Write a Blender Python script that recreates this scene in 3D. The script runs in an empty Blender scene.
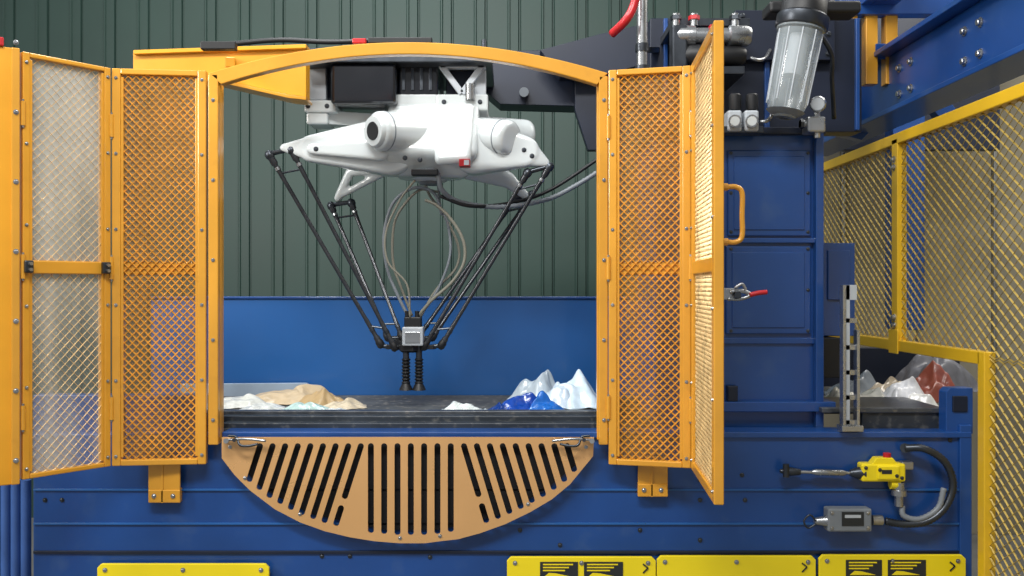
import bpy, math, random, bmesh
from mathutils import Vector, Matrix, noise
random.seed(3)
D=2.88; F=900.0; H=1.5
def W(px,py,y):
    k=(D+y)/F
    return Vector(((px-512)*k, y, H+(288-py)*k))
def lin(c):
    return tuple(((v/255)/12.92 if v/255<=0.04045 else ((v/255+0.055)/1.055)**2.4) for v in c)+(1,)
MATS={}
def mat(name,rgb,rough=0.4,metal=0.0,var=0.12,scale=6.0,bump=0.0,coat=0.0,dirt=None,trans=None,dl=.4,glare_dust_streak=None):
    if name in MATS: return MATS[name]
    m=bpy.data.materials.new(name); m.use_nodes=True
    nt=m.node_tree; N=nt.nodes; L=nt.links
    b=N['Principled BSDF']; out=N['Material Output']
    tc=N.new('ShaderNodeTexCoord'); no=N.new('ShaderNodeTexNoise')
    no.inputs['Scale'].default_value=scale; no.inputs['Detail'].default_value=6
    L.new(tc.outputs['Object'],no.inputs['Vector'])
    cr=N.new('ShaderNodeValToRGB'); c=lin(rgb)
    cr.color_ramp.elements[0].position=0.3; cr.color_ramp.elements[1].position=0.7
    cr.color_ramp.elements[0].color=tuple(v*(1-var) for v in c[:3])+(1,)
    cr.color_ramp.elements[1].color=tuple(min(1,v*(1+var)) for v in c[:3])+(1,)
    L.new(no.outputs['Fac'],cr.inputs['Fac']); col=cr.outputs['Color']
    if dirt:
        n2=N.new('ShaderNodeTexNoise'); n2.inputs['Scale'].default_value=scale*4; n2.inputs['Detail'].default_value=10
        L.new(tc.outputs['Object'],n2.inputs['Vector'])
        r2=N.new('ShaderNodeValToRGB'); r2.color_ramp.elements[0].position=0.56; r2.color_ramp.elements[1].position=0.76
        r2.color_ramp.elements[0].color=(0,0,0,1); r2.color_ramp.elements[1].color=(dl,dl,dl,1)
        L.new(n2.outputs['Fac'],r2.inputs['Fac'])
        mx=N.new('ShaderNodeMixRGB'); mx.inputs[2].default_value=lin(dirt)
        L.new(r2.outputs['Color'],mx.inputs[0]); L.new(col,mx.inputs[1]); col=mx.outputs[0]
    L.new(col,b.inputs['Base Color'])
    mr=N.new('ShaderNodeMapRange'); mr.inputs['To Min'].default_value=max(.03,rough-.07); mr.inputs['To Max'].default_value=min(1,rough+.07)
    L.new(no.outputs['Fac'],mr.inputs['Value']); L.new(mr.outputs[0],b.inputs['Roughness'])
    b.inputs['Metallic'].default_value=metal
    b.inputs['Coat Weight'].default_value=coat; b.inputs['Coat Roughness'].default_value=.12
    if bump>0:
        bp=N.new('ShaderNodeBump'); bp.inputs['Strength'].default_value=bump; bp.inputs['Distance'].default_value=0.01
        L.new(no.outputs['Fac'],bp.inputs['Height']); L.new(bp.outputs['Normal'],b.inputs['Normal'])
    if trans is not None:
        t=N.new('ShaderNodeBsdfTransparent'); mi=N.new('ShaderNodeMixShader'); mi.inputs[0].default_value=trans
        L.new(t.outputs[0],mi.inputs[1]); L.new(b.outputs[0],mi.inputs[2]); L.new(mi.outputs[0],out.inputs['Surface'])
        if glare_dust_streak:  # stretched noise paints streaky reflections and dust into the sheet's opacity
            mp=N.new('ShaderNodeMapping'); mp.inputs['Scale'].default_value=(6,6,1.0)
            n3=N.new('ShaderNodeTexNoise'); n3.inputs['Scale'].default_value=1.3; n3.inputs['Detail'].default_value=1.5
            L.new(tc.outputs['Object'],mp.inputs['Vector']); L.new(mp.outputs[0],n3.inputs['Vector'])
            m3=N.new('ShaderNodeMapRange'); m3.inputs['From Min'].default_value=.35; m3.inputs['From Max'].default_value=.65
            m3.inputs['To Min'].default_value=glare_dust_streak[0]; m3.inputs['To Max'].default_value=glare_dust_streak[1]
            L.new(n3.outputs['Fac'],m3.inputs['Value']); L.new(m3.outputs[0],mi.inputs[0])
    MATS[name]=m; return m
M_orange=mat('orange_paint',(214,152,44),.32,0.08,.1,5,dirt=(150,100,30),coat=.6,dl=.22)
M_amber=mat('amber_paint',(226,158,30),.36,0,.08,5,coat=.4)
M_yellow=mat('yellow_paint',(226,180,34),.36,0,.08,5,coat=.4)
M_sign=mat('sign_yellow',(236,212,24),.35,0,.05,5,coat=.3)
M_mesh=mat('orange_mesh_steel',(218,154,58),.3,.3,.2,14)
M_meshp=mat('pale_mesh_steel',(214,180,124),.28,.45,.2,14)
M_fmesh=mat('dusty_mesh_steel',(172,146,70),.4,.35,.25,12)
M_tan=mat('tan_guard_paint',(220,170,112),.28,.35,.06,4,coat=.4)
M_blue=mat('blue_paint',(21,66,130),.34,0,.2,2.5,dirt=(70,92,124),coat=.4,dl=.35)
M_blue2=mat('blue_panel',(27,86,150),.34,0,.08,2,coat=.4)
M_navy=mat('navy_paint',(18,27,46),.42,0,.2,4)
M_green=mat('green_cladding',(46,69,62),.5,0,.12,2)
M_pale=mat('pale_wall',(136,130,114),.7,0,.25,2)
M_black=mat('black_rubber',(18,19,22),.5,0,.2,10)
M_gblack=mat('gloss_black_cover',(12,14,22),.2,0,.1,6,coat=.7)
M_slotshade=mat('slot_shade_black',(8,10,16),.8,0,.2,10)  # black for the painted shade behind the guard slots
M_belt=mat('belt_rubber',(76,78,78),.6,0,.35,9,dirt=(160,152,140),dl=.8)
M_rail=mat('dark_rail_steel',(74,78,84),.35,.4,.35,14,dirt=(138,132,124),dl=.6)
M_rail2=mat('slate_rail',(46,52,60),.4,.2,.3,10,dirt=(120,118,112),dl=.6)
M_white=mat('white_gloss',(204,210,211),.2,0,.02,4,coat=.6)
M_steel=mat('steel',(170,172,174),.28,.9,.12,20)
M_dsteel=mat('dark_steel',(70,74,80),.35,.8,.2,20)
M_carbon=mat('carbon_rod',(62,64,68),.22,.5,.2,30)
M_red=mat('red_plastic',(178,28,34),.35)
M_hose=mat('grey_hose',(128,126,114),.4)
M_clear=mat('clear_bowl',(180,190,194),.08,0,.02,4,trans=.42,coat=1)
M_poly=mat('polycarbonate',(226,226,220),.08,0,.12,2,trans=.4,coat=1,glare_dust_streak=(.1,.62))  # whitish colour and streaks paint hazy reflections onto the clear sheet
M_poly2=mat('dusty_glare_polycarbonate',(214,176,112),.2,0,.2,3,trans=.38,coat=.7,glare_dust_streak=(.15,.55))  # tan sheet, its streaks painted as reflections and dust
M_conc=mat('concrete',(110,110,108),.8,0,.2,3)
M_strip=mat('strip_blue',(60,96,160),.5,0,.2,6)
M_label=mat('label_black',(35,38,40),.5)
M_lgrey=mat('light_grey',(180,186,192),.45)
M_skirt=mat('skirt_steel',(150,166,184),.4,.2)
M_mgrey=mat('mid_grey',(120,126,132),.45)

TOP={}
def top(name,multi=False):
    if name in TOP and not multi: return TOP[name]
    e=bpy.data.objects.new(name,None); bpy.context.collection.objects.link(e); e.empty_display_size=.1
    TOP[e.name]=e; return e
def mk(name,verts,faces,m,parent=None,smooth=False,bevel=0):
    me=bpy.data.meshes.new(name); me.from_pydata([tuple(v) for v in verts],[],faces); me.update()
    o=bpy.data.objects.new(name,me); bpy.context.collection.objects.link(o)
    me.materials.append(m)
    if smooth:
        for p in me.polygons: p.use_smooth=True
    if parent: o.parent=parent
    if bevel:
        b=o.modifiers.new('b','BEVEL'); b.width=bevel; b.segments=2 if bevel<.01 else 4; b.limit_method='ANGLE'
    return o
BF=[(0,1,3,2),(4,6,7,5),(0,4,5,1),(2,3,7,6),(0,2,6,4),(1,5,7,3)]
def box(parent,name,x0,x1,y0,y1,z0,z1,m,bevel=0.003):
    v=[(x,y,z) for x in (x0,x1) for y in (y0,y1) for z in (z0,z1)]
    return mk(name,v,BF,m,parent,bevel=bevel)
def pbox(parent,name,a,b,c,d,y,dep,m,bevel=0.003):
    """front face measured in photo px (a..b , c..d) on plane y, real depth dep"""
    p=W(a,c,y); q=W(b,d,y)
    return box(parent,name,p.x,q.x,y,y+dep,q.z,p.z,m,bevel)
def beam(parent,name,p0,p1,w,h,m,up=Vector((0,0,1)),bevel=0.002):
    p0=Vector(p0);p1=Vector(p1);d=(p1-p0).normalized()
    s=d.cross(up)
    if s.length<1e-3: s=d.cross(Vector((0,1,0)))
    s.normalize(); u=s.cross(d)
    v=[]
    for p in (p0,p1):
        for a in (-1,1):
            for b in (-1,1): v.append(p+s*a*w/2+u*b*h/2)
    return mk(name,v,BF,m,parent,bevel=bevel)
def lathe_data(p0,p1,prof,seg=20):
    p0=Vector(p0);p1=Vector(p1);d=(p1-p0); n=d.normalized()
    s=n.orthogonal().normalized(); t=n.cross(s); v=[];f=[]
    for (a,r) in prof:
        for i in range(seg):
            th=2*math.pi*i/seg; v.append(p0+d*a+(s*math.cos(th)+t*math.sin(th))*r)
    for j in range(len(prof)-1):
        for i in range(seg):
            k=(i+1)%seg; f.append((j*seg+i,j*seg+k,(j+1)*seg+k,(j+1)*seg+i))
    f.append(tuple(range(seg))[::-1]); f.append(tuple((len(prof)-1)*seg+i for i in range(seg)))
    return v,f
def autosm(o,ang=40):
    for p in o.data.polygons: p.use_smooth=True
    e=o.modifiers.new('es','EDGE_SPLIT'); e.split_angle=math.radians(ang)
def lathe(parent,name,p0,p1,prof,m,seg=20):
    v,f=lathe_data(p0,p1,prof,seg); o=mk(name,v,f,m,parent); autosm(o); return o
def cyl(parent,name,p0,p1,r,m,r1=None,seg=16):
    return lathe(parent,name,p0,p1,[(0,r),(1,r if r1 is None else r1)],m,seg)
def bolts(parent,name,pts,axis,r,h,m,seg=6):
    V=[];Fc=[];axis=Vector(axis)
    for p in pts:
        v,f=lathe_data(Vector(p),Vector(p)+axis*h,[(0,r*1.5),(.25,r*1.5),(.26,r),(.85,r),(1,r*.75)],seg*2)
        n=len(V); V+=v; Fc+=[tuple(i+n for i in q) for q in f]
    return mk(name,V,Fc,m,parent)
def catmull(P,n=8):
    P=[Vector(p) for p in P]; Q=[P[0]*2-P[1]]+P+[P[-1]*2-P[-2]]; out=[]
    for i in range(1,len(Q)-2):
        a,b,c,d=Q[i-1:i+3]
        for k in range(n):
            t=k/n
            out.append(.5*((2*b)+(c-a)*t+(2*a-5*b+4*c-d)*t*t+(3*b-a-3*c+d)*t**3))
    out.append(P[-1]); return out
def tube(parent,name,P,r,m,n=8,seg=10,smooth=True,rib=0):
    pts=catmull(P,n) if smooth else [Vector(p) for p in P]
    v=[];f=[];nrm=None
    for i,p in enumerate(pts):
        d=(pts[min(i+1,len(pts)-1)]-pts[max(i-1,0)]).normalized()
        if nrm is None: nrm=d.orthogonal().normalized()
        nrm=(nrm-d*nrm.dot(d)).normalized(); b=d.cross(nrm)
        rr=r*(1+rib*(1 if i%2 else -1))
        for k in range(seg):
            th=2*math.pi*k/seg; v.append(p+(nrm*math.cos(th)+b*math.sin(th))*rr)
    for j in range(len(pts)-1):
        for k in range(seg):
            q=(k+1)%seg; f.append((j*seg+k,j*seg+q,(j+1)*seg+q,(j+1)*seg+k))
    f.append(tuple(range(seg))[::-1]); f.append(tuple((len(pts)-1)*seg+k for k in range(seg)))
    return mk(name,v,f,m,parent,smooth=True)
def prism(parent,name,pts,y0,y1,m,bevel=0.002):
    n=len(pts); v=[(x,y0,z) for x,z in pts]+[(x,y1,z) for x,z in pts]
    f=[tuple(range(n)),tuple(range(2*n-1,n-1,-1))]+[(i,i+n,(i+1)%n+n,(i+1)%n) for i in range(n)]
    o=mk(name,v,f,m,parent,bevel=bevel)
    bm=bmesh.new(); bm.from_mesh(o.data); bmesh.ops.recalc_face_normals(bm,faces=bm.faces); bm.to_mesh(o.data); bm.free()
    return o
def pprism(parent,name,pp,y,dep,m,bevel=0.002):
    return prism(parent,name,[(W(a,b,y).x,W(a,b,y).z) for a,b in pp],y,y+dep,m,bevel)

def expmesh(parent,name,u0,u1,z0,z1,v,m,pu=.026,pz=.0135,w=.0042,axis='x'):
    V=[];Fc=[]
    nc=max(1,round((u1-u0)/(pu/2))); nr=max(1,round((z1-z0)/(pz)))
    du=(u1-u0)/nc; dz=(z1-z0)/nr
    tilt=w*.45
    for r in range(nr+1):
        zc=z0+r*dz
        base=len(V)
        for i in range(nc+1):
            up=((i+r)%2==0)
            z=zc+(dz/2 if up else -dz/2)
            z=min(max(z,z0),z1)
            u=u0+i*du
            for (a,b) in ((-w/2,-tilt),(w/2,tilt)):
                V.append((u,v+b,z+a) if axis=='x' else (v+b,u,z+a))
        for i in range(nc):
            a=base+2*i; Fc.append((a,a+2,a+3,a+1))
    o=mk(name,V,Fc,m,parent)
    s=o.modifiers.new('s','SOLIDIFY'); s.thickness=.0016; s.offset=0
    return o

# ---------------- room ----------------
box(None,'floor',-5,3.4,-4.5,3.2,-.1,0,M_conc,0)
V=[];Fc=[];x=-5.0;prof=[]
while x<3.4:
    prof+= [(x,3.0),(x+.13,3.0),(x+.136,2.99),(x+.144,2.99),(x+.15,3.0),(x+.20,3.0),(x+.206,3.015),(x+.214,3.015),(x+.22,3.0)]
    x+=.22
for (a,b) in prof: V+=[(a,b,0),(a,b,5.5)]
for i in range(len(prof)-1): Fc.append((2*i,2*i+2,2*i+3,2*i+1))
mk('wall_back',V,Fc,M_green)
box(None,'wall_right',3.4,3.5,-4.5,3.2,0,5.5,M_pale,0)
t=top('partition_panel')
for i in range(4):
    box(t,'sheet_%d'%i,1.55+i*.46,1.55+i*.46+.45,2.6,2.63,0,3.0,M_pale)
    box(t,'stud_%d'%i,1.54+i*.46,1.56+i*.46,2.57,2.60,0,3.0,M_steel)

# ---------------- machine base ----------------
mb=top('sorting_machine_base')
pbox(mb,'front_panel',33,966,434,690,0,.06,M_blue,.004)
for i,(py,hh) in enumerate([(489,2),(523,2),(551,3)]):
    pbox(mb,'seam_lip_%d'%i,33,966,py,py+hh,-.006,.008,M_blue2 if i<2 else M_navy,.001)
pbox(mb,'top_lip',222,972,432,438,-.012,.1,M_blue,.003)
pbox(mb,'left_upper_panel',33,215,395,437,.05,.05,M_blue)
pbox(mb,'end_plate',960,972,425,690,-.01,.9,M_blue)
pprism(mb,'end_bracket',[(946,392),(950,388),(973,388),(973,434),(946,434)],.0,.05,M_blue)
pbox(mb,'end_bracket_pad',953,968,396,412,-.006,.01,M_navy)
box(mb,'rear_panel',-1.53,1.42,1.25,1.30,0,.95,M_blue)
box(mb,'foot_beam',-1.53,1.42,0.07,1.24,0,.12,M_navy)
bp=[W(x,y,0) for x,y in [(322,556),(350,556),(45,470),(62,500),(45,500),(60,470),(430,557),(560,545),(700,480),(745,500),(700,500),(742,475),(700,540),(950,440),(962,470),(962,510),(962,545),(640,530),(520,530)]]
bolts(mb,'panel_bolts',bp,(0,-1,0),.005,.005,M_dsteel)
pprism(mb,'slot_shade_sheet',[(234,440),(582,440),(582,460),(545,490),(500,515),(440,530),(385,530),(310,514),(262,488),(236,462)],-.006,.004,M_slotshade,0)  # flat black sheet painting the darkness seen through the slots

sc=top('strip_curtain')
for i in range(5):
    cyl(sc,'strip_%d'%i,W(-14+i*10,480,.06),W(-14+i*10,740,.06),.016,M_strip,seg=12)

# conveyor
cv=top('conveyor')
ZBELT=1.056; YB=.86
box(cv,'belt',-1.5,.62,.21,YB-.01,ZBELT-.03,ZBELT,M_belt)
pbox(cv,'front_rail_web',222,598,411,417,.17,.04,M_rail,.003)
pbox(cv,'front_rail_mid',222,598,416,425,.12,.06,M_rail2,.003)
pbox(cv,'front_rail_low',222,598,423,436,.07,.1,M_rail2,.003)
pbox(cv,'rail_bead',222,598,429,431,.05,.1,M_rail,.001)
pbox(cv,'rear_seal',222,598,397,401,YB-.04,.03,M_rail2,.003)
box(cv,'back_board',-1.5,.62,YB,YB+.03,.95,1.455,M_blue2)
box(cv,'back_board_lip',-1.5,.62,YB-.01,YB+.04,1.455,1.465,M_blue)
pprism(cv,'side_skirt',[(180,384),(306,383),(314,388),(314,400),(180,400)],YB-.05,.02,M_skirt)
pbox(cv,'side_rail_end',598,640,398,432,.07,.04,M_rail)
pbox(cv,'discharge_rail',862,950,412,434,.06,.06,M_rail2)
pbox(cv,'discharge_rail_top',822,945,408,413,.05,.3,M_rail)
pbox(cv,'hopper_back',822,960,348,392,1.1,.05,M_navy)
box(cv,'lower_fill',-1.5,1.4,.22,.24,.9,ZBELT-.04,M_navy)
pbox(cv,'outfeed_bed',822,950,409,414,.36,.74,M_belt)

# ---------------- opening frame ----------------
of=top('guard_opening_frame')
N=40
outer=[];inner=[]
for i in range(N+1):
    x=208+400*i/N; outer.append((x,42+31*((x-408)/200)**2))
    x2=221+376*i/N; inner.append((x2,54+31*((x2-408)/190)**2))
V=[];Fc=[]
y0,y1=-.045,-.01
for (a,b),(c,d) in zip(outer,inner):
    p=W(a,b,y0);q=W(c,d,y0); V+=[(p.x,y0,p.z),(p.x,y1,p.z),(q.x,y1,q.z),(q.x,y0,q.z)]
for i in range(N):
    a=4*i;b=a+4
    for k in range(4): Fc.append((a+k,a+(k+1)%4,b+(k+1)%4,b+k))
Fc+=[(3,2,1,0),(4*N,4*N+1,4*N+2,4*N+3)]
mk('arch_bar',V,Fc,M_orange,of,bevel=.003)
pbox(of,'post_a',208,218,74,445,-.045,.03,M_orange)
pbox(of,'post_b',599,608,76,445,-.045,.03,M_orange)
pbox(of,'post_a_return',212,221,84,440,-.02,.03,M_orange)
pbox(of,'post_b_return',597,604,84,440,-.02,.03,M_orange)
pbox(of,'clip_black',200,235,41,49,.03,.03,M_black); pbox(of,'clip_cap',368,432,37,43,-.03,.02,M_black); pbox(of,'clip_red',352,366,38,43,-.03,.02,M_red)
bolts(of,'posts_bolts',[W(213,y,-.045) for y in (100,180,260,340,420)]+[W(604,y,-.045) for y in (100,180,260,340,420)],(0,-1,0),.004,.006,M_steel)
ob=top('orange_support_beam')
pprism(ob,'beam_plate',[(133,52),(306,46),(306,97),(290,95),(205,76),(133,70)],.25,.06,M_amber)
pprism(ob,'cap_plate',[(133,50),(306,44),(306,48),(133,54)],.23,.12,M_amber)
pprism(ob,'lower_lip',[(205,76),(290,95),(306,97),(306,100),(288,98),(205,79)],.235,.1,M_orange)
beam(ob,'mount_arm',W(230,62,.25),W(230,62,-.01),.03,.03,M_orange)

# ---------------- slotted guard ----------------
def slotted():
    out=[(222,437),(594,437),(593,456),(570,484),(552,499),(530,512),(505,524),(480,533),(458,539),(440,541),(425,543),(400,543),(375,541),(350,537),(325,531),(300,522),(275,509),(250,490),(235,475),(222,458)]
    bot=sorted([p for p in out if p[1]>440])
    def yb(x):
        for a,b in zip(bot,bot[1:]):
            if a[0]<=x<=b[0]: return a[1]+(b[1]-a[1])*(x-a[0])/(b[0]-a[0]+1e-9)
        return 440
    y=-.035
    cu=bpy.data.curves.new('g','CURVE'); cu.dimensions='2D'; cu.fill_mode='BOTH'; cu.extrude=.003
    def spl(pp):
        s=cu.splines.new('POLY'); s.points.add(len(pp)-1); s.use_cyclic_u=True
        for i,(a,b) in enumerate(pp):
            w=W(a,b,y); s.points[i].co=(w.x,w.z,0,1)
    spl(out)
    def slot(x0,y0,x1,y1,r=3.0):
        d=Vector((x1-x0,y1-y0)).normalized(); n=Vector((-d.y,d.x)); pp=[]
        for c,s in (((x1,y1),1),((x0,y0),-1)):
            for k in range(9):
                th=math.pi*k/8; v=n*math.cos(th)*r*s+d*math.sin(th)*r*s
                pp.append((c[0]+v.x,c[1]+v.y))
        spl(pp)
    def run(xt,sl,split=None):
        y0=446; yy=y0
        while yy<540 and yy<yb(xt+sl*(yy-y0))-11: yy+=1
        if yy-y0<8: return
        if split and yy>split+14:
            slot(xt,y0,xt+sl*(split-6-y0),split-6); slot(xt+sl*(split+6-y0),split+6,xt+sl*(yy-y0),yy)
        else: slot(xt,y0,xt+sl*(yy-y0),yy)
    for i in range(9): run(361-i*12.6,-.32,502 if i in (0,) else None)
    for i in range(7): run(371+i*13.3,0)
    for i in range(9): run(464+i*12.9,.30,500 if i in (0,) else None)
    o=bpy.data.objects.new('tmpc',cu); bpy.context.collection.objects.link(o)
    dg=bpy.context.evaluated_depsgraph_get(); me=bpy.data.meshes.new_from_object(o.evaluated_get(dg))
    for v in me.vertices: v.co=Vector((v.co.x,y+v.co.z,v.co.y))
    bpy.data.objects.remove(o)
    g=top('slotted_guard_plate')
    ob=bpy.data.objects.new('slotted_sheet',me); bpy.context.collection.objects.link(ob); ob.parent=g
    me.materials.clear(); me.materials.append(M_tan)
    bolts(g,'bolts',[W(a,b,y-.003) for a,b in [(230,447),(586,447),(300,514),(528,504),(400,538),(440,536),(245,478)]],(0,-1,0),.004,.004,M_steel)
    box(g,'standoff_a',W(226,0,y).x,W(232,0,y).x,y,0,W(0,458,y).z,W(0,445,y).z,M_tan)
    box(g,'standoff_b',W(584,0,y).x,W(590,0,y).x,y,0,W(0,458,y).z,W(0,445,y).z,M_tan)
slotted()

# ---------------- door leaves ----------------
def leaf(name,a,b,z0,z1,fw=.03,poly=None,mw=.0042,mm=None,pu=.024,pz=.0125):
    A=Vector(a);B=Vector(b); L=(B-A).length; ang=math.atan2(B.y-A.y,B.x-A.x)
    e=top(name,True); e.location=(A.x,A.y,0); e.rotation_euler=(0,0,ang)
    t=.026
    box(e,'stile_a',0,fw,-t/2,t/2,z0,z1,M_orange)
    box(e,'stile_b',L-fw,L,-t/2,t/2,z0,z1,M_orange)
    box(e,'stile_a_lip',fw,fw+.008,-t/2+.004,t/2,z0+fw,z1-fw,M_orange,.001)
    box(e,'stile_b_lip',L-fw-.008,L-fw,-t/2+.004,t/2,z0+fw,z1-fw,M_orange,.001)
    box(e,'rail_top',fw,L-fw,-t/2,t/2,z1-fw*.7,z1,M_orange)
    box(e,'rail_bottom',fw,L-fw,-t/2,t/2,z0,z0+fw*.7,M_orange)
    zm=1.562
    box(e,'rail_mid',fw,L-fw,.0,t/2,zm-.02,zm+.02,M_orange)
    if mm is M_meshp: box(e,'rail_mid_front',fw,L-fw,-t/2,0,zm-.02,zm+.018,M_orange)
    expmesh(e,'mesh_panel',fw-.002,L-fw+.002,z0+fw*.6,z1-fw*.6,-.004,mm or M_mesh,w=mw,pu=pu,pz=pz)
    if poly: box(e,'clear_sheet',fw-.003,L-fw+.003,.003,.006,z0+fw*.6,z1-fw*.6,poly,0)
    P=[]
    n=6
    for i in range(n):
        z=z0+.03+(z1-z0-.06)*i/(n-1); P+=[Vector((fw/2,-t/2,z)),Vector((L-fw/2,-t/2,z))]
    bolts(e,'bolts',P,(0,-1,0),.0036,.005,M_steel)
    for i,z in enumerate((z0+.18,zm,z1-.18)):
        cyl(e,'hinge_%d'%i,(0,-t/2,z-.035),(0,-t/2,z+.035),.007,M_orange,seg=10)
        cyl(e,'hinge_pin_%d'%i,(0,-t/2,z-.041),(0,-t/2,z+.041),.004,M_steel,seg=10)
    return e
ZT,ZB=2.185,.945
def XY(px,y): return ((px-512)*(D+y)/F,y)
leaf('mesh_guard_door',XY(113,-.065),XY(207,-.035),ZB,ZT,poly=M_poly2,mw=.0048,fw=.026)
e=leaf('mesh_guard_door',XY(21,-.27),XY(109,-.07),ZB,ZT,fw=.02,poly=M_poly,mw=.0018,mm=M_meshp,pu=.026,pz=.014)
Lq=math.hypot(XY(109,-.07)[0]-XY(21,-.27)[0],.2)
z=1.562
for k,(u) in enumerate((.012,Lq-.02)):
    box(e,'latch_block_%d'%k,u-.012,u+.012,-.03,-.013,z-.018,z+.018,M_dsteel)
    cyl(e,'latch_stud_%d'%k,(u,-.03,z+.008),(u,-.042,z+.008),.005,M_steel); cyl(e,'latch_stud_b_%d'%k,(u,-.03,z-.009),(u,-.042,z-.009),.005,M_steel)
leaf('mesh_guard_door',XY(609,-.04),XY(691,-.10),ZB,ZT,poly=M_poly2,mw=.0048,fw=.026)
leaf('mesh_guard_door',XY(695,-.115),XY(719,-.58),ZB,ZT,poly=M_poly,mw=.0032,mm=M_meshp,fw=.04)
h=top('door_pull_handle')
yh=-.50
tube(h,'grip',[W(725,187,yh),W(736,187,yh),W(742,193,yh),W(742,215,yh),W(742,236,yh),W(736,242,yh),W(725,242,yh)],.007,M_orange,n=6)
bolts(h,'mount_bolts',[W(721,187,yh),W(721,242,yh)],(1,0,0),.010,.02,M_orange)
c=top('toggle_clamp')
yc=-.45
pbox(c,'base',722,735,288,300,yc,.03,M_steel)
tube(c,'arm',[W(730,292,yc),W(742,291,yc),W(752,295,yc)],.006,M_steel)
tube(c,'arm_low',[W(728,299,yc),W(740,299,yc),W(750,296,yc)],.005,M_steel)
tube(c,'lever',[W(735,288,yc-.01),W(742,284,yc-.01),W(746,290,yc-.01)],.004,M_steel)
tube(c,'grip_red',[W(750,295,yc-.01),W(758,293,yc-.01),W(767,292,yc-.01)],.0065,M_red)
cyl(c,'pivot',W(738,295,yc-.02),W(738,295,yc+.02),.009,M_dsteel)
lp=top('yellow_guard_panel')
a=XY(19,-.275);b=XY(-70,-.40)
L=math.hypot(a[0]-b[0],a[1]-b[1])
lp.location=(b[0],b[1],0); lp.rotation_euler=(0,0,math.atan2(a[1]-b[1],a[0]-b[0]))
box(lp,'sheet',0,L,-.012,.012,ZB-.01,ZT+.005,M_amber)
box(lp,'fold_edge',L-.022,L,-.02,-.012,ZB-.01,ZT+.005,M_orange)
bolts(lp,'bolts',[(L-.01,-.02,ZB+.06+i*.2) for i in range(7)],(0,-1,0),.005,.006,M_steel)
box(lp,'red_cap',L-.08,L-.04,-.02,.02,ZT+.005,ZT+.03,M_red)
box(lp,'post',-.02,.02,-.02,.02,0,ZT,M_amber)
for (x0,x1,y0,y1) in ((148,180,462,503),(638,668,462,497)):
    e=top('orange_mount_bracket',True)
    pbox(e,'plate',x0,x1,y0,y1,-.03,.008,M_orange)
    pbox(e,'rib',x0+13,x0+15,y0,y1,-.033,.005,M_orange,.001)
    pbox(e,'spacer',x0,x1,y1-14,y1,-.022,.022,M_orange)
    pbox(e,'foot_fold',x0,x1,y1-13,y1,-.033,.006,M_orange)
    bolts(e,'bolts',[W(x0+6,y1-7,-.033),W(x1-7,y1-7,-.033)],(0,-1,0),.005,.006,M_steel)
for x0,s in ((226,1),(592,-1)):
    e=top('hook_latch',True)
    tube(e,'rod',[W(x0,440,-.06),W(x0+s*20,439,-.065),W(x0+s*40,441,-.06)],.004,M_steel)
    tube(e,'hook',[W(x0+s*2,436,-.06),W(x0+s*10,437,-.06),W(x0+s*14,445,-.07),W(x0+s*22,446,-.07),W(x0+s*32,444,-.06)],.004,M_dsteel)
    cyl(e,'pin',W(x0,441,-.041),W(x0,441,-.08),.008,M_steel)
    cyl(e,'pin2',W(x0+s*8,440,-.041),W(x0+s*8,440,-.075),.006,M_dsteel)

# ---------------- delta robot ----------------
YR=.5
rb=top('delta_robot')
def R(px,py,dy=0): return W(px,py,YR+dy)
def sph(px,py,dy,r): return ('s',R(px,py,dy),r)
def disc(px,py,dy,r,th,e=.02):
    c=R(px,py,dy); L=[]
    for s in (-1,1):
        for k in range(24):
            a=2*math.pi*k/24
            L.append(('s',c+Vector((math.cos(a)*(r-e),s*(th/2-e) if th/2>e else 0,math.sin(a)*(r-e))),e))
    return L
def rcyl(p,q,r,e=.015,n=24):
    d=(q-p).normalized(); s=d.orthogonal().normalized(); t=d.cross(s); L=[]
    for c in (p+d*e,q-d*e):
        for k in range(n):
            a=2*math.pi*k/n; L.append(('s',c+(s*math.cos(a)+t*math.sin(a))*(r-e),e))
    return L
def blob(parent,name,groups,m,vox=.005,sm=6):
    bm=bmesh.new()
    ico=bmesh.new(); bmesh.ops.create_icosphere(ico,subdivisions=2,radius=1); dirs=[v.co.copy() for v in ico.verts]; ico.free()
    for g in groups:
        tmp=bmesh.new()
        flat=[]
        for it in g:
            if isinstance(it,list): flat+=it
            else: flat.append(it)
        for (_,c,r) in flat:
            for dd in dirs: tmp.verts.new(c+dd*r)
        bmesh.ops.convex_hull(tmp,input=tmp.verts)
        bad=[v for v in tmp.verts if not v.link_faces]
        bmesh.ops.delete(tmp,geom=bad,context='VERTS')
        me=bpy.data.meshes.new('t'); tmp.to_mesh(me); tmp.free(); bm.from_mesh(me); bpy.data.meshes.remove(me)
    me=bpy.data.meshes.new(name); bm.to_mesh(me); bm.free()
    o=bpy.data.objects.new(name,me); bpy.context.collection.objects.link(o); o.parent=parent; me.materials.append(m)
    r=o.modifiers.new('r','REMESH'); r.mode='VOXEL'; r.voxel_size=vox; r.use_smooth_shade=True
    s=o.modifiers.new('s','SMOOTH'); s.factor=.5; s.iterations=sm
    return o
blob(rb,'housing',[
 [sph(394,110,-.04,.022),sph(474,109,-.04,.022),sph(394,112,.2,.03),sph(474,112,.2,.03),
  sph(388,150,-.09,.03),sph(470,152,-.09,.03),sph(398,168,-.02,.03),sph(462,170,-.02,.03),sph(405,168,.1,.05),sph(458,168,.1,.05)]],M_white,.006,8)
blob(rb,'housing_ridge',[[sph(438,110,-.06,.018),sph(470,108,-.06,.018),sph(440,160,-.125,.020),sph(466,158,-.125,.020),sph(452,120,.05,.02)]],M_white,.005,5)
pA=R(436,133,.03); pB=R(375,131,-.17)
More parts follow.
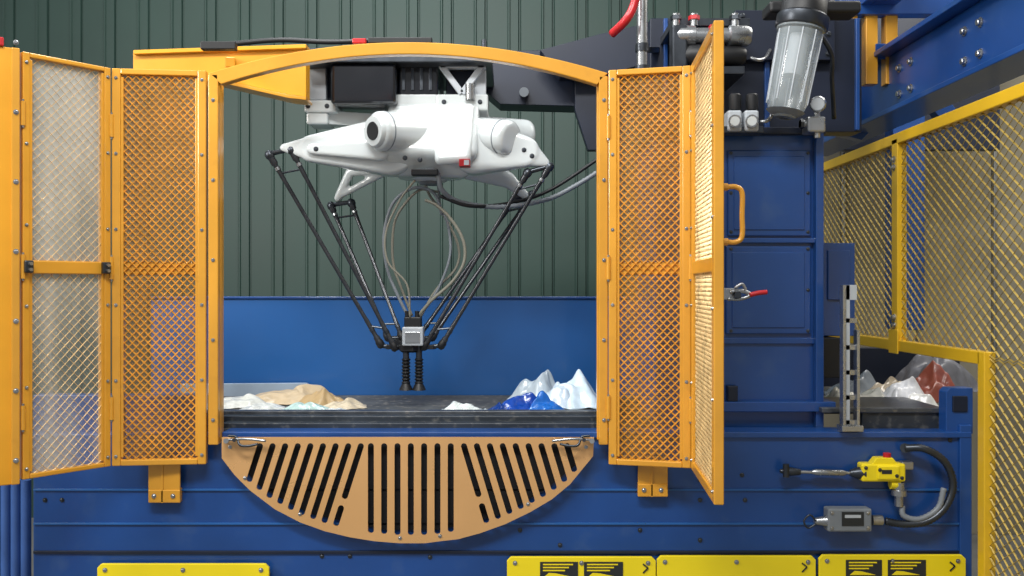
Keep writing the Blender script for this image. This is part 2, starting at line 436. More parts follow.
blob(rb,'motor_pod_a',[[rcyl(pA,pB,.072,.022)]],M_white,.005,6)
dAB=(pB-pA).normalized()
lathe(rb,'motor_bezel',pB-dAB*.02,pB+dAB*.010,[(0,.060),(.6,.060),(1,.052)],M_white,32)
lathe(rb,'motor_seam',pB-dAB*.04,pB-dAB*.036,[(0,.0725),(1,.0725)],M_mgrey,32)
lathe(rb,'motor_vent',pB+dAB*.003,pB+dAB*.013,[(0,.034),(.5,.034),(1,.032)],M_black,32)
pC=R(465,133,.05); pD=R(512,138,-.1)
blob(rb,'motor_pod_b',[[rcyl(pC,pD,.066,.024)]],M_white,.005,6)
dCD=(pD-pC).normalized()
lathe(rb,'pod_seam_b',pD-dCD*.045,pD-dCD*.041,[(0,.0666),(1,.0666)],M_mgrey,32)
blob(rb,'upper_arm_a',[[disc(392,147,-.02,.11,.12,.026),disc(312,149,-.07,.050,.05,.014)],
 [disc(314,149,-.07,.048,.045,.012),disc(284,148,-.08,.015,.026,.009)]],M_white,.005,4)
blob(rb,'upper_arm_a_rib',[[disc(380,150,-.10,.040,.03,.010),disc(312,149,-.105,.020,.02,.008)]],M_white,.005,3)
blob(rb,'upper_arm_b',[[disc(474,147,-.02,.105,.12,.026),disc(524,152,-.06,.058,.05,.014)],
 [disc(524,152,-.06,.054,.045,.012),disc(546,163,-.06,.015,.026,.009)]],M_white,.005,4)
blob(rb,'upper_arm_c',[[disc(405,160,.16,.05,.06,.02),disc(350,172,.2,.018,.03,.012)],
 [disc(350,172,.2,.018,.03,.012),disc(338,198,.22,.016,.03,.012)],[disc(385,172,.18,.016,.03,.012),disc(340,196,.22,.012,.03,.011)]],M_white,.006,5)
blob(rb,'upper_arm_d',[[disc(460,160,.16,.07,.06,.02),disc(508,180,.2,.032,.04,.015)],
 [disc(508,180,.2,.032,.04,.015),disc(527,197,.22,.016,.03,.012)]],M_white,.006,5)
blob(rb,'motor_pod_c',[[rcyl(R(400,128,.2),R(372,124,.36),.06,.025)]],M_white,.007,6)
blob(rb,'motor_pod_d',[[rcyl(R(470,132,.2),R(532,136,.30),.066,.03)]],M_white,.007,6)
lathe(rb,'hub_cover',R(430,170,.06),R(430,182,.06),[(0,.09),(.6,.085),(1,.06)],M_white,32)
lathe(rb,'hub_ring',R(430,181,.06),R(430,185,.06),[(0,.045),(1,.04)],M_mgrey,24)
pbox(rb,'warning_label',459,470,159,166,YR-.16,.05,M_red,.001); pbox(rb,'warning_label_white',464,469,160,165,YR-.162,.004,M_lgrey,.0)
bolts(rb,'housing_screws',[R(x,y,-.122) for x,y in ((405,158),(420,160))]+[R(316,149,-.115),R(524,150,-.085),R(532,156,-.085)],(0,-1,0),.006,.005,M_dsteel)
# mount
pbox(rb,'mount_block',318,440,60,100,YR+.04,.2,M_navy,.006)
pbox(rb,'drive_cover',330,396,62,104,YR-.10,.24,M_gblack,.016)
pbox(rb,'drive_cover_b',398,438,64,98,YR-.04,.2,M_gblack,.010)
for i in range(4): pbox(rb,'drive_fin_%d'%i,402+i*9,405+i*9,68,90,YR-.046,.01,M_dsteel,.001)
pbox(rb,'flange_a',304,336,100,112,YR-.05,.2,M_white,.006)
pbox(rb,'flange_a_cap',306,328,112,124,YR-.04,.12,M_white,.008)
pbox(rb,'flange_a_post',308,326,64,100,YR-.02,.03,M_lgrey,.004)
beam(rb,'flange_a_link',R(318,118,.0),R(385,122,.05),.05,.05,M_white)
pbox(rb,'flange_b',436,488,94,110,YR-.05,.2,M_white,.006)
pbox(rb,'neck',396,438,94,108,YR-.05,.15,M_white,.008)
for i,(a,b) in enumerate([((440,64),(462,94)),((484,64),(462,94)),((440,66),(486,66))]):
    beam(rb,'strut_%d'%i,R(*a,-.04),R(*b,-.04),.03,.022,M_lgrey)
pbox(rb,'strut_post_a',474,486,64,96,YR-.03,.03,M_lgrey); pbox(rb,'strut_post_b',446,478,64,94,YR+.02,.02,M_navy)
pbox(rb,'top_plate',300,492,54,62,YR-.12,.4,M_dsteel)
cyl(rb,'mount_pin',R(470,100,-.06),R(470,84,-.06),.018,M_steel)
bolts(rb,'mount_bolts',[R(a,b,-.05) for a,b in [(308,106),(327,106),(444,102),(480,102)]],(0,-1,0),.006,.007,M_dsteel)
def rods(nm,tipA,tipB,endA,endB,dy,de):
    a=R(*tipA,dy);b=R(*tipB,dy);c=R(*endA,de);d_=R(*endB,de)
    e=(b-a).normalized()*.012
    cyl(rb,nm+'_crossbar',a-e,b+e,.009,M_dsteel)
    cyl(rb,nm+'_lowbar',c-e,d_+e,.008,M_dsteel)
    for i,(p,q) in enumerate(((a,c),(b,d_))):
        u=(q-p)
        lathe(rb,nm+'_rod_%d'%i,p,q,[(0,.013),(.05,.013),(.06,.0085),(.13,.0085),(.14,.0075),(.86,.0075),(.87,.0085),(.95,.0085),(.96,.012),(1,.012)],M_carbon,14)
        lathe(rb,nm+'_ball_%d'%i,p-u.normalized()*.012,p+u.normalized()*.02,[(0,.009),(.3,.017),(.7,.017),(1,.012)],M_dsteel,14)
        lathe(rb,nm+'_foot_%d'%i,q-u.normalized()*.03,q+u.normalized()*.012,[(0,.009),(.4,.015),(.8,.015),(1,.009)],M_black,14)
        lathe(rb,nm+'_cuff_%d'%i,p+u*.07,p+u*.085,[(0,.011),(1,.011)],M_steel,14)
        lathe(rb,nm+'_cuff2_%d'%i,p+u*.91,p+u*.925,[(0,.010),(1,.010)],M_dsteel,14)
    for k,t in enumerate((.1,.9)):
        cyl(rb,nm+'_spring_%d'%k,a+(c-a)*t,b+(d_-b)*t,.004,M_dsteel,seg=8)
rods('forearm_a',(269,154),(291,149),(381,345),(395,348),-.08,-.03)
rods('forearm_b',(528,172),(550,166),(424,347),(441,346),-.06,-.03)
rods('forearm_d',(516,198),(532,194),(418,338),(432,338),.22,.06)
rods('forearm_c',(331,205),(351,202),(388,338),(402,338),.22,.06)
lathe(rb,'platform',R(411,352,0),R(411,343,0),[(0,.04),(.2,.05),(.8,.05),(1,.04)],M_black,6)
for i,(x,y,dy) in enumerate([(386,347,-.03),(435,347,-.03),(394,340,.06),(428,340,.06)]):
    beam(rb,'platform_lug_%d'%i,R(411,347,0),R(x,y,dy),.03,.016,M_black)
pbox(rb,'actuator_body',402,423,327,346,YR-.06,.06,M_lgrey,.005)
pbox(rb,'actuator_head',404,421,317,328,YR-.05,.05,M_black,.004)
pbox(rb,'actuator_face',405,420,332,343,YR-.063,.004,M_steel,.001)
cyl(rb,'actuator_port_a',R(407,318,-.03),R(407,311,-.03),.008,M_black); cyl(rb,'actuator_port_b',R(417,318,-.03),R(417,311,-.03),.008,M_black)
for i,x in enumerate((406,419)):
    prof=[(k/16,.0175 if k%2 else .0115) for k in range(17)]
    lathe(rb,'suction_bellows_%d'%i,R(x,358,-.02),R(x,384,-.02),prof,M_black,18)
    lathe(rb,'bellows_stem_%d'%i,R(x,346,-.02),R(x,359,-.02),[(0,.012),(1,.012)],M_dsteel,18)
    lathe(rb,'suction_cup_%d'%i,R(x,383,-.02),R(x,390,-.02),[(0,.014),(.6,.022),(1,.026)],M_black,24)
for i,(pts,r) in enumerate([
 ([(408,316),(398,296),(387,268),(384,235),(392,205),(408,190),(424,188),(436,196),(442,215)],.006),
 ([(412,316),(402,290),(393,262),(394,225),(404,205),(420,190),(438,192)],.005),
 ([(418,316),(432,300),(452,282),(464,262),(463,240),(450,218),(436,205),(425,200)],.006),
 ([(416,318),(428,305),(440,285),(450,255),(448,225),(440,205),(438,180)],.005),
 ([(410,318),(407,285),(388,262),(386,232),(400,200),(415,180)],.004),
 ([(420,318),(436,290),(456,268),(458,245),(442,212),(430,196),(424,180)],.005)]):
    tube(rb,'air_line_%d'%i,[R(a,b,.0+.012*i*(1 if i%2 else -1)) for a,b in pts],r,M_hose if i%3 else M_mgrey)
tube(rb,'hose_a',[R(415,172,-.05),R(436,172,-.08),R(442,190,-.06),R(460,202,0),R(500,207,.05),R(545,200,.1),R(575,186,.1),R(604,168,.1)],.009,M_mgrey,n=16,rib=.1)
tube(rb,'hose_b',[R(440,196,-.04),R(470,206,0),R(510,203,.08),R(550,190,.12),R(604,155,.15)],.007,M_black)
pbox(rb,'valve_clip',411,438,169,175,YR-.10,.05,M_black)

ns=top('overhead_steel_beam')
pprism(ns,'box_beam',[(486,52),(640,46),(640,104),(575,106),(500,104),(486,92)],.95,.15,M_navy)
pprism(ns,'inclined_arm',[(540,50),(600,34),(660,20),(660,60),(600,76),(560,76)],.8,.1,M_navy)
pprism(ns,'drop_plate',[(575,74),(598,74),(598,150),(588,150),(575,110)],.9,.05,M_navy)
pprism(ns,'robot_crossbeam',[(300,48),(490,48),(490,55),(300,55)],.4,.6,M_navy)
cyl(ns,'knob_a',W(524,92,.95),W(524,92,.9),.02,M_mgrey); cyl(ns,'eye_bolt',W(484,40,.6),W(484,52,.6),.01,M_dsteel)
tube(ns,'cable_top',[W(230,44,.6),W(280,40,.6),W(330,42,.6),W(380,40,.6)],.01,M_black)

# ---------------- tall blue cabinet + top structure ----------------
cb=top('blue_control_cabinet')
YC=.12
pbox(cb,'body',655,823,132,436,YC,.45,M_blue,.006)
pbox(cb,'panel_upper',728,811,150,236,YC-.012,.014,M_blue,.004)
pbox(cb,'panel_lower',726,811,246,334,YC-.012,.014,M_blue,.004)
pbox(cb,'panel_inner_lower',732,805,252,328,YC-.016,.006,M_blue,.003)
pbox(cb,'panel_inner_upper',734,805,156,230,YC-.016,.006,M_blue,.003)
pbox(cb,'edge_flange',816,824,132,436,YC-.03,.04,M_blue)
pbox(cb,'top_lip',655,826,127,134,YC-.03,.5,M_navy)
pbox(cb,'band',655,823,238,243,YC-.02,.03,M_blue)
pbox(cb,'lower_band',655,823,338,344,YC-.01,.02,M_blue)
pbox(cb,'foot',722,836,402,412,YC-.04,.5,M_blue)
bolts(cb,'bolts',[W(x,y,YC-.012) for x in (731,808) for y in (153,193,232,249,290,331)],(0,-1,0),.004,.004,M_dsteel)
pbox(cb,'side_box',823,855,243,336,.35,.3,M_blue)
pbox(cb,'side_box_lid',828,850,250,300,.34,.02,M_blue)
pbox(cb,'side_box_low',823,842,338,378,.3,.3,M_black)
pbox(cb,'side_lug',728,738,386,402,YC-.03,.03,M_navy)

us=top('upper_machine_frame')
pbox(us,'plate_a',650,862,18,132,.55,.1,M_navy,.004)
pbox(us,'plate_b',735,835,10,60,.5,.05,M_navy)
for i,x in enumerate((846,866,886)):
    pbox(us,'orange_bar_%d'%i,x,x+12,8,84,.7,.05,M_orange)
pbox(us,'rail_blue',840,960,-8,14,.68,.06,M_blue)
pbox(us,'dark_back',830,1000,-40,150,1.9,.05,M_navy)
pbox(us,'column',893,925,80,330,1.6,.1,M_blue)
pprism(us,'brace',[(832,132),(886,84),(914,84),(862,140)],1.0,.06,M_blue)
pprism(us,'brace_b',[(905,72),(930,72),(962,118),(940,118)],1.0,.06,M_blue)
for i,(x,w_) in enumerate(((664,4),(700,3),(765,5),(856,4))):
    pbox(us,'edge_angle_%d'%i,x,x+w_,18,130,.535,.02,M_blue)
bolts(us,'bolts',[W(x,y,.5) for x in (742,828) for y in (16,34,54)],(0,-1,0),.008,.01,M_dsteel)

bm_=top('blue_steel_beam')
xb=1.50
box(bm_,'web',xb,xb+.02,-.6,1.7,2.19,2.42,M_blue)
box(bm_,'flange_bottom',xb-.06,xb+.11,-.6,1.7,2.17,2.19,M_blue)
box(bm_,'flange_top',xb-.06,xb+.11,-.6,1.7,2.42,2.44,M_blue)
box(bm_,'stiffener',xb-.055,xb,1.0,1.012,2.19,2.42,M_blue)
bolts(bm_,'bolts',[(xb,y,z) for y in (.0,.1) for z in (2.25,2.35)]+[(xb,y,z) for y in (.5,.6) for z in (2.25,2.35)],(-1,0,0),.011,.015,M_steel)
b2=top('blue_steel_beam',True)
box(b2,'rail',1.42,1.52,.2,2.0,2.62,2.74,M_blue); box(b2,'lip',1.38,1.42,.2,2.0,2.62,2.635,M_blue)
beam(b2,'diag_a',(1.47,.7,2.44),(1.47,1.3,2.64),.05,.06,M_blue)

# ---------------- pneumatics ----------------
fb=top('air_filter')
yf=-.02
t0=W(802,24,yf);t1=W(784,118,yf)
lathe(fb,'bowl',t0,t1,[(0,.076),(.08,.076),(.1,.070),(.85,.063),(.93,.055),(1,.03)],M_clear,32)
lathe(fb,'bowl_collar',t0+(t0-t1)*.1,t0+(t1-t0)*.06,[(0,.07),(.2,.082),(.9,.082),(1,.078)],M_dsteel,32)
lathe(fb,'element',t0+(t1-t0)*.12,t0+(t1-t0)*.55,[(0,.03),(1,.03)],M_lgrey,24)
lathe(fb,'head',W(806,-8,yf),W(803,16,yf),[(0,.05),(.3,.07),(1,.072)],M_black,24)
pbox(fb,'port_block',770,862,0,12,yf+.02,.1,M_black,.01)
lathe(fb,'base_ring',t0+(t1-t0)*.93,t1,[(0,.060),(.5,.046),(1,.025)],M_mgrey,24)
ax=(t1-t0).normalized(); s=ax.orthogonal().normalized(); q=ax.cross(s)
for i in range(10):
    th=i*math.pi/5
    o=(s*math.cos(th)+q*math.sin(th))
    cyl(fb,'rib_%d'%i,t0+(t1-t0)*.1+o*.070,t0+(t1-t0)*.85+o*.064,.0022,M_lgrey,seg=6)
tube(fb,'bracket',[W(800,10,yf+.05),W(830,50,yf+.12),W(832,80,yf+.2),W(834,118,.3)],.008,M_dsteel)
sv=top('solenoid_valve')
pbox(sv,'bracket_plate',672,750,18,26,.3,.25,M_dsteel)
lathe(sv,'actuator',W(676,36,.26),W(750,36,.26),[(0,.03),(.05,.036),(.25,.036),(.26,.028),(.7,.028),(.72,.036),(.95,.036),(1,.03)],M_steel,24)
lathe(sv,'motor',W(684,56,.26),W(745,56,.26),[(0,.03),(.08,.04),(.5,.04),(.52,.034),(.92,.034),(1,.025)],M_black,24)
pbox(sv,'end_cap',672,688,24,70,.23,.06,M_dsteel,.008); pbox(sv,'mid_band',710,716,24,68,.23,.06,M_red,.003)
pbox(sv,'base',690,745,66,74,.24,.3,M_dsteel)
tube(sv,'tube_a',[W(750,58,.26),W(758,60,.26),W(765,58,.3),W(770,50,.5)],.006,M_steel)
for i,x in enumerate((676,694,735)):
    cyl(sv,'port_%d'%i,W(x,26,.27),W(x,14,.27),.014,M_steel); cyl(sv,'port_nut_%d'%i,W(x,20,.27),W(x,16,.27),.02,M_red if i==1 else M_dsteel,seg=6)
rg=top('pressure_regulator')
for i,x in enumerate((728,745)):
    pbox(rg,'body_%d'%i,x,x+14,110,131,.02,.06,M_lgrey,.006)
    lathe(rg,'knob_%d'%i,W(x+7,110,.05),W(x+7,94,.05),[(0,.018),(.3,.02),(.9,.02),(1,.015)],M_black,18)
    lathe(rg,'gauge_%d'%i,W(x+7,121,.02),W(x+7,121,.0),[(0,.018),(1,.018)],M_lgrey,20)
    lathe(rg,'gauge_rim_%d'%i,W(x+7,121,.01),W(x+7,121,-.003),[(0,.021),(1,.02)],M_steel,20)
    lathe(rg,'gauge_face_%d'%i,W(x+7,121,-.003),W(x+7,121,-.005),[(0,.015),(1,.015)],M_white,20)
pbox(rg,'manifold',722,764,126,133,.03,.058,M_dsteel)
tube(rg,'air_pipe',[W(760,122,.05),W(768,120,.05),W(772,110,.08),W(770,80,.5)],.006,M_steel)
pg=top('pressure_gauge')
lathe(pg,'dial',W(818,104,.03),W(818,104,.0),[(0,.024),(.8,.026),(1,.022)],M_steel,24)
lathe(pg,'dial_face',W(818,104,.0),W(818,104,-.003),[(0,.019),(1,.019)],M_lgrey,24)
pbox(pg,'fitting',808,826,116,132,.02,.066,M_steel,.006)
cyl(pg,'stem',W(817,108,.04),W(817,138,.04),.01,M_steel)
cyl(pg,'side_valve',W(808,124,.05),W(800,124,.05),.012,M_steel); cyl(pg,'side_nut',W(803,124,.05),W(800,124,.05),.017,M_dsteel,seg=6)
cd=top('vertical_conduit')
cyl(cd,'pipe',W(642,-40,.1),W(642,74,.1),.018,M_steel); cyl(cd,'pipe_collar',W(642,44,.1),W(642,52,.1),.022,M_dsteel)
cyl(cd,'pipe_gland',W(642,66,.1),W(642,76,.1),.024,M_dsteel)
beam(cd,'pipe_clamp',W(642,50,.1),W(656,50,.56),.03,.02,M_dsteel)
tube(cd,'red_hose',[W(640,-20,.05),W(634,5,.05),W(626,20,.05),W(612,34,.1)],.014,M_red)

# ---------------- right fence ----------------
fe=top('mesh_safety_fence')
XF=1.445; zt=2.056; zb=1.286
def fr(y0,y1,z0,z1,nm): return box(fe,nm,XF-.018,XF+.018,y0,y1,z0,z1,M_yellow)
fr(-1.3,1.5,zt-.02,zt+.02,'rail_top')
fr(-.13,1.5,zb-.02,zb+.02,'rail_low')
fr(.455,.505,zb,zt,'post_mid'); fr(1.46,1.5,zb,zt,'post_far')
fr(-.16,-.12,0,zb+.02,'post_down')
fr(-1.3,-1.26,0,zt,'post_near')
fr(-1.3,-.12,.1,.14,'rail_base')
expmesh(fe,'mesh_upper_far',.50,1.46,zb+.02,zt-.02,XF,M_fmesh,pu=.05,pz=.018,w=.0042,axis='y')
expmesh(fe,'mesh_upper_near',-1.26,.46,zb+.0,zt-.02,XF,M_fmesh,pu=.05,pz=.018,w=.0042,axis='y')
expmesh(fe,'mesh_lower',-1.26,-.16,.14,zb,XF,M_fmesh,pu=.05,pz=.018,w=.0042,axis='y')
bolts(fe,'bolts',[(XF-.018,.48,z) for z in (1.36,1.39,1.95,1.98)],(-1,0,0),.009,.012,M_steel)
box(fe,'junction_plate',XF-.024,XF-.018,.44,.52,zb-.03,zb+.06,M_yellow)

su=top('slotted_steel_upright')
pbox(su,'side_a',843,846,285,430,-.03,.03,M_steel,.001); pbox(su,'side_b',857,860,330,430,-.03,.03,M_steel,.001)
pbox(su,'face',846,857,285,300,-.02,.006,M_lgrey,.001)
for i,y in enumerate((318,345,370,395,420)): pbox(su,'rung_%d'%i,846,857,y,y+5,-.02,.006,M_steel,.001)
pbox(su,'face_strip',846,850,285,430,-.02,.006,M_lgrey,.001)
pbox(su,'foot',842,864,426,432,-.04,.05,M_steel)

es=top('safety_rope_switch')
ys=-.05
pbox(es,'body',862,906,464,482,ys,.045,M_sign,.006)
pprism(es,'head',[(872,464),(898,464),(893,458),(877,458)],ys+.005,.035,M_sign)
cyl(es,'reset_button',W(887,460,ys+.02),W(887,453,ys+.02),.012,M_red)
pbox(es,'cover',878,900,466,480,ys-.006,.01,M_sign,.004)
pbox(es,'cover_label',882,892,470,474,ys-.0075,.003,M_label,0)
lathe(es,'nose',W(864,473,ys+.02),W(850,473,ys+.02),[(0,.022),(.5,.018),(1,.01)],M_dsteel,16)
cyl(es,'rod',W(852,473,ys+.02),W(800,472,ys+.02),.005,M_steel)
lathe(es,'turnbuckle',W(846,473,ys+.02),W(812,472,ys+.02),[(0,.006),(.1,.01),(.9,.01),(1,.006)],M_steel,12)
lathe(es,'eye',W(800,472,ys+.02),W(780,471,ys+.02),[(0,.01),(.5,.014),(1,.006)],M_dsteel,12)
cyl(es,'ring',W(786,464,ys+.01),W(786,477,ys+.01),.010,M_dsteel)
lathe(es,'gland',W(899,482,ys+.02),W(899,506,ys+.02),[(0,.018),(.3,.018),(.32,.024),(.55,.024),(.57,.014),(1,.014)],M_steel,16)
pbox(es,'side_gland',902,914,462,470,ys+.01,.03,M_steel,.004)
cyl(es,'cap_yellow',W(890,484,ys+.02),W(899,484,ys+.02),.016,M_sign)
bolts(es,'bolts',[W(866,468,ys),W(902,478,ys),W(880,470,ys-.006),W(897,476,ys-.006)],(0,-1,0),.004,.004,M_dsteel)
tube(es,'conduit',[W(905,448,ys+.02),W(925,449,ys+.0),W(945,462,ys),W(953,484,ys),W(946,506,ys),W(928,521,ys),W(905,524,ys+.01),W(885,521,ys+.02)],.0115,M_dsteel,n=14,rib=.12)
tube(es,'conduit_b',[W(902,506,ys+.02),W(904,516,ys+.01),W(920,519,ys),W(938,508,ys),W(944,488,ys)],.009,M_mgrey,n=10,rib=.1)
cyl(es,'conduit_mount',W(905,448,ys+.03),W(905,448,.0),.015,M_dsteel)
ls=top('limit_switch')
pbox(ls,'body',828,872,509,532,ys,.045,M_mgrey,.005)
pbox(ls,'label',842,864,512,526,ys-.002,.004,M_label,.0005)
pbox(ls,'label_text',845,861,515,518,ys-.003,.003,M_lgrey,.0)
cyl(ls,'gland',W(872,520,ys+.02),W(882,520,ys+.02),.016,M_steel)
lathe(ls,'plunger',W(828,521,ys+.02),W(814,521,ys+.02),[(0,.02),(.5,.014),(1,.01)],M_steel,14)
tube(ls,'ring',[W(816,521,ys),W(810,515,ys),W(804,521,ys),W(808,528,ys),W(816,524,ys)],.003,M_dsteel)
bolts(ls,'bolts',[W(832,513,ys),W(868,528,ys),W(832,528,ys),W(868,513,ys)],(0,-1,0),.004,.004,M_steel)

def sign(x0,x1,y0,labels,chev):
    e=top('yellow_warning_sign',True)
    pprism(e,'plate',[(x0+4,y0),(x1-4,y0),(x1,y0+4),(x1,y0+60),(x0,y0+60),(x0,y0+4)],-.03,.012,M_sign,.002)
    box(e,'standoff',W(x0+20,0,0).x,W(x1-20,0,0).x,-.018,.0,W(0,y0+40,0).z,W(0,y0+25,0).z,M_navy)
    for i,(a,b) in enumerate(labels):
        pbox(e,'label_%d'%i,a,b,y0+5,y0+32,-.032,.003,M_label,.0)
        for k in range(3): pbox(e,'label_text_%d_%d'%(i,k),a+3,b-5-4*k,y0+7+3*k,y0+8.2+3*k,-.0335,.002,M_sign,.0)
        pprism(e,'pictogram_%d'%i,[(a+4,y0+20),(a+9,y0+16),(a+16,y0+16.5),(b-6,y0+20)],-.0335,.002,M_sign,0)
    for i,a in enumerate(chev):
        beam(e,'chevron_u_%d'%i,W(a,y0+7,-.032),W(a+5,y0+11,-.032),.002,.004,M_label,bevel=0)
        beam(e,'chevron_l_%d'%i,W(a+5,y0+11,-.032),W(a,y0+16,-.032),.002,.004,M_label,bevel=0)
    bolts(e,'bolts',[W(x0+8,y0+6,-.03),W(x1-8,y0+6,-.03),W((x0+x1)/2,y0+6,-.03)],(0,-1,0),.005,.005,M_steel)
sign(97,269,564,[],[])
sign(507,656,557,[(540,578),(584,623)],[643])
sign(657,816,556,[],[802])
sign(819,966,555,[(846,882),(888,926)],[950])

# ---------------- waste : thin creased sheets / soft bags ----------------
def sheet(parent,name,pxc,y,zbase,sx,sy,h,rgb,seed,rot=0,n=13,peak=0,trans=None,rough=.25,soft=True,flat=.45):
    rnd=random.Random(seed*7+1); V=[];Fc=[]
    cx=(pxc-512)*(D+y)/F; ca,sa=math.cos(rot),math.sin(rot)
    cr=[]
    for _ in range(7):
        a=rnd.uniform(0,math.pi); cr.append((math.cos(a),math.sin(a),rnd.uniform(-.7,.7),rnd.uniform(.15,.4)))
    for j in range(n+1):
        for i in range(n+1):
            u=2*i/n-1; v=2*j/n-1
            if 0<i<n and 0<j<n: u+=rnd.uniform(-.6,.6)/n; v+=rnd.uniform(-.6,.6)/n
            r=max(abs(u),abs(v)); L=math.hypot(u,v) or 1
            k=(r/L)*.6+.4; uu=u*k; vv=v*k; rr=min(1,math.hypot(uu,vv))
            ang=math.atan2(vv,uu)
            rag=1+.45*noise.noise(Vector((math.cos(ang)*1.6,math.sin(ang)*1.6,seed*1.3)))
            z=(1-flat)*(1-rr**4)*.8
            for (a,b,c_,w_) in cr:
                dd=abs(uu*a+vv*b-c_); z+=.24*max(0,1-dd/w_)*(1-rr**3)
            z+=rnd.uniform(-.11,.11)*(1-rr**4)
            if peak: z+=peak*max(0,1-math.hypot(uu-.2,vv)*1.3)**1.3
            z=max(z,rnd.uniform(.02,.12))*h
            V.append((cx+uu*rag*sx*ca-vv*rag*sy*sa,y+uu*rag*sx*sa+vv*rag*sy*ca,zbase+z))
    for j in range(n):
        for i in range(n):
            a=j*(n+1)+i; b,c_,d=a+1,a+n+2,a+n+1
            if soft: Fc.append((a,b,c_,d))
            elif rnd.random()<.5: Fc+=[(a,b,c_),(a,c_,d)]
            else: Fc+=[(a,b,d),(b,c_,d)]
    o=mk(name,V,Fc,mat('waste_%s_%d'%(name,seed),rgb,rough,0,.12,30,trans=trans,coat=.3,bump=.25),parent,smooth=soft)
    if soft:
        ss=o.modifiers.new('ss','SUBSURF'); ss.levels=2; ss.render_levels=2
    s=o.modifiers.new('s','SOLIDIFY'); s.thickness=.0012
    return o
zb_=ZBELT
w1=top('paper_waste_pile')
sheet(w1,'cardboard',286,.64,zb_,.17,.10,.062,(190,170,138),2,.1,rough=.55,n=18)
sheet(w1,'brown_paper',322,.54,zb_+.002,.10,.07,.052,(172,146,104),4,-.2,rough=.55,n=16)
sheet(w1,'brown_paper_b',344,.45,zb_,.09,.05,.030,(204,190,164),5,.3,rough=.5,n=14)
sheet(w1,'white_paper',240,.50,zb_,.12,.08,.042,(210,212,206),6,.2,n=16)
sheet(w1,'green_film',306,.33,zb_,.10,.05,.034,(180,208,204),7,0,n=16)
sheet(w1,'white_film',262,.34,zb_,.11,.05,.030,(208,212,210),8,.3,n=16)
sheet(w1,'white_film_b',336,.30,zb_,.07,.04,.022,(214,220,220),31,.3,n=12)
w2=top('plastic_bag_pile')
sheet(w2,'white_bag',574,.50,zb_,.13,.11,.085,(206,224,236),10,.2,n=16,peak=1.0,rough=.2)
sheet(w2,'pale_bag',538,.68,zb_,.10,.08,.105,(184,198,208),11,.1,n=16,rough=.2)
sheet(w2,'blue_bag',522,.40,zb_,.09,.07,.052,(16,62,150),12,.1,rough=.15,n=16)
sheet(w2,'blue_bag_b',546,.34,zb_,.07,.05,.055,(26,96,180),13,.4,rough=.15,n=14)
sheet(w2,'white_film',556,.46,zb_,.08,.07,.085,(196,212,226),14,.1,n=14,rough=.2)
sheet(w2,'blue_bag_c',502,.38,zb_,.05,.05,.026,(14,50,120),17,.5,n=12)
w4=top('plastic_film_scrap')
sheet(w4,'small_film',464,.36,zb_,.075,.05,.032,(206,214,212),15,.1)
sheet(w4,'small_film_b',484,.32,zb_,.03,.03,.016,(180,190,194),18,.1,n=8)
w3=top('mixed_waste_pile')
zq=W(0,409,.36).z
sheet(w3,'white_paper',842,.50,zq,.11,.09,.05,(212,210,200),17,.2,n=16)
sheet(w3,'paper_grey',872,.50,zq,.11,.08,.055,(186,186,180),18,.1,n=16)
sheet(w3,'white_bag',902,.46,zq,.09,.07,.085,(208,210,216),19,.1,n=16)
sheet(w3,'red_packaging',932,.54,zq,.11,.08,.12,(140,70,58),20,.1,n=15,rough=.4)
sheet(w3,'dark_bag',938,.86,zq,.20,.13,.165,(96,98,108),21,.1,rough=.5,n=16)
sheet(w3,'green_film',866,.40,zq,.06,.03,.028,(196,204,96),22,.2,n=10)
sheet(w3,'white_scrap',920,.40,zq,.07,.04,.05,(224,224,222),23,.2,n=12)
sheet(w3,'grey_scrap',852,.78,zq,.13,.08,.08,(112,120,130),24,.2,n=14)
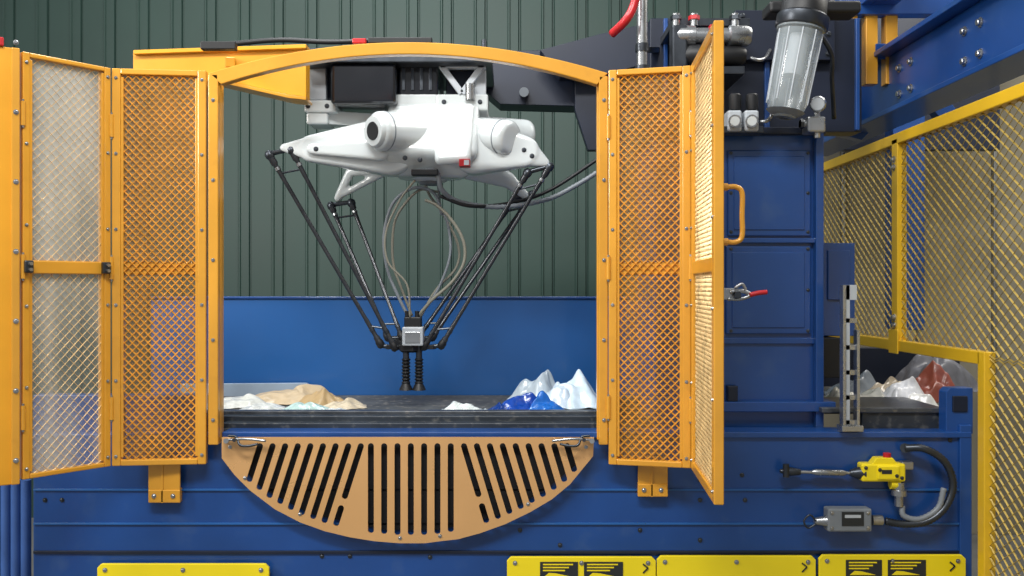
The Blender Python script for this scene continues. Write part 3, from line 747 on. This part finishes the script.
sheet(w3,'tan_scrap',886,.68,zq,.10,.06,.08,(168,156,138),25,.2,n=14)

# ---------------- lights ----------------
def area(n,loc,tgt,size,e,col=(1,1,1),sy=None):
    l=bpy.data.lights.new(n,'AREA'); l.energy=e; l.size=size; l.color=col
    if sy: l.shape='RECTANGLE'; l.size_y=sy
    o=bpy.data.objects.new(n,l); o.location=loc; o.rotation_euler=(Vector(tgt)-Vector(loc)).to_track_quat('-Z','Y').to_euler(); bpy.context.collection.objects.link(o)
area('hall_light_front',(-.6,-2.6,4.4),(-.2,0,1.3),2.4,165,(1,.99,.96),.5)
area('hall_light_inside',(-.75,.1,3.6),(-.3,.7,1.3),1.2,32,(.95,.98,1),.4)
area('hall_light_back',(-1,2.0,4.5),(-1,3,1.5),3,26,(.97,1,1),.6)
area('hall_light_right',(2.4,.6,3.6),(2.2,.8,0),1.5,65,(1,.97,.9),1.5)
area('key_light_left',(-3.2,-1.6,2.9),(-.5,.1,1.6),.8,90,(1,.97,.92),1.5)  # unseen key lamp added at the left for contrast
w=bpy.data.worlds.new('World'); bpy.context.scene.world=w; w.use_nodes=True
w.node_tree.nodes['Background'].inputs[0].default_value=(.92,.96,1,1); w.node_tree.nodes['Background'].inputs[1].default_value=.40

bpy.context.view_layer.update()
for e in list(bpy.data.objects):
    if e.type=='EMPTY' and e.parent is None and e.location.length<1e-6 and e.children:
        mn=Vector((9e9,)*3);mx=-mn
        for c_ in e.children:
            for v in c_.data.vertices:
                for k in range(3): mn[k]=min(mn[k],v.co[k]);mx[k]=max(mx[k],v.co[k])
        cc=(mn+mx)/2; e.location=cc
        for c_ in e.children: c_.location=-cc

cam=bpy.data.cameras.new('camera'); co=bpy.data.objects.new('camera',cam); bpy.context.collection.objects.link(co)
co.location=(0,-D,H); co.rotation_euler=(math.radians(90),0,0); cam.sensor_width=36; cam.lens=36*F/1024
bpy.context.scene.camera=co
try:
    bpy.context.scene.view_settings.view_transform='Standard'
except Exception as ex: print(ex)
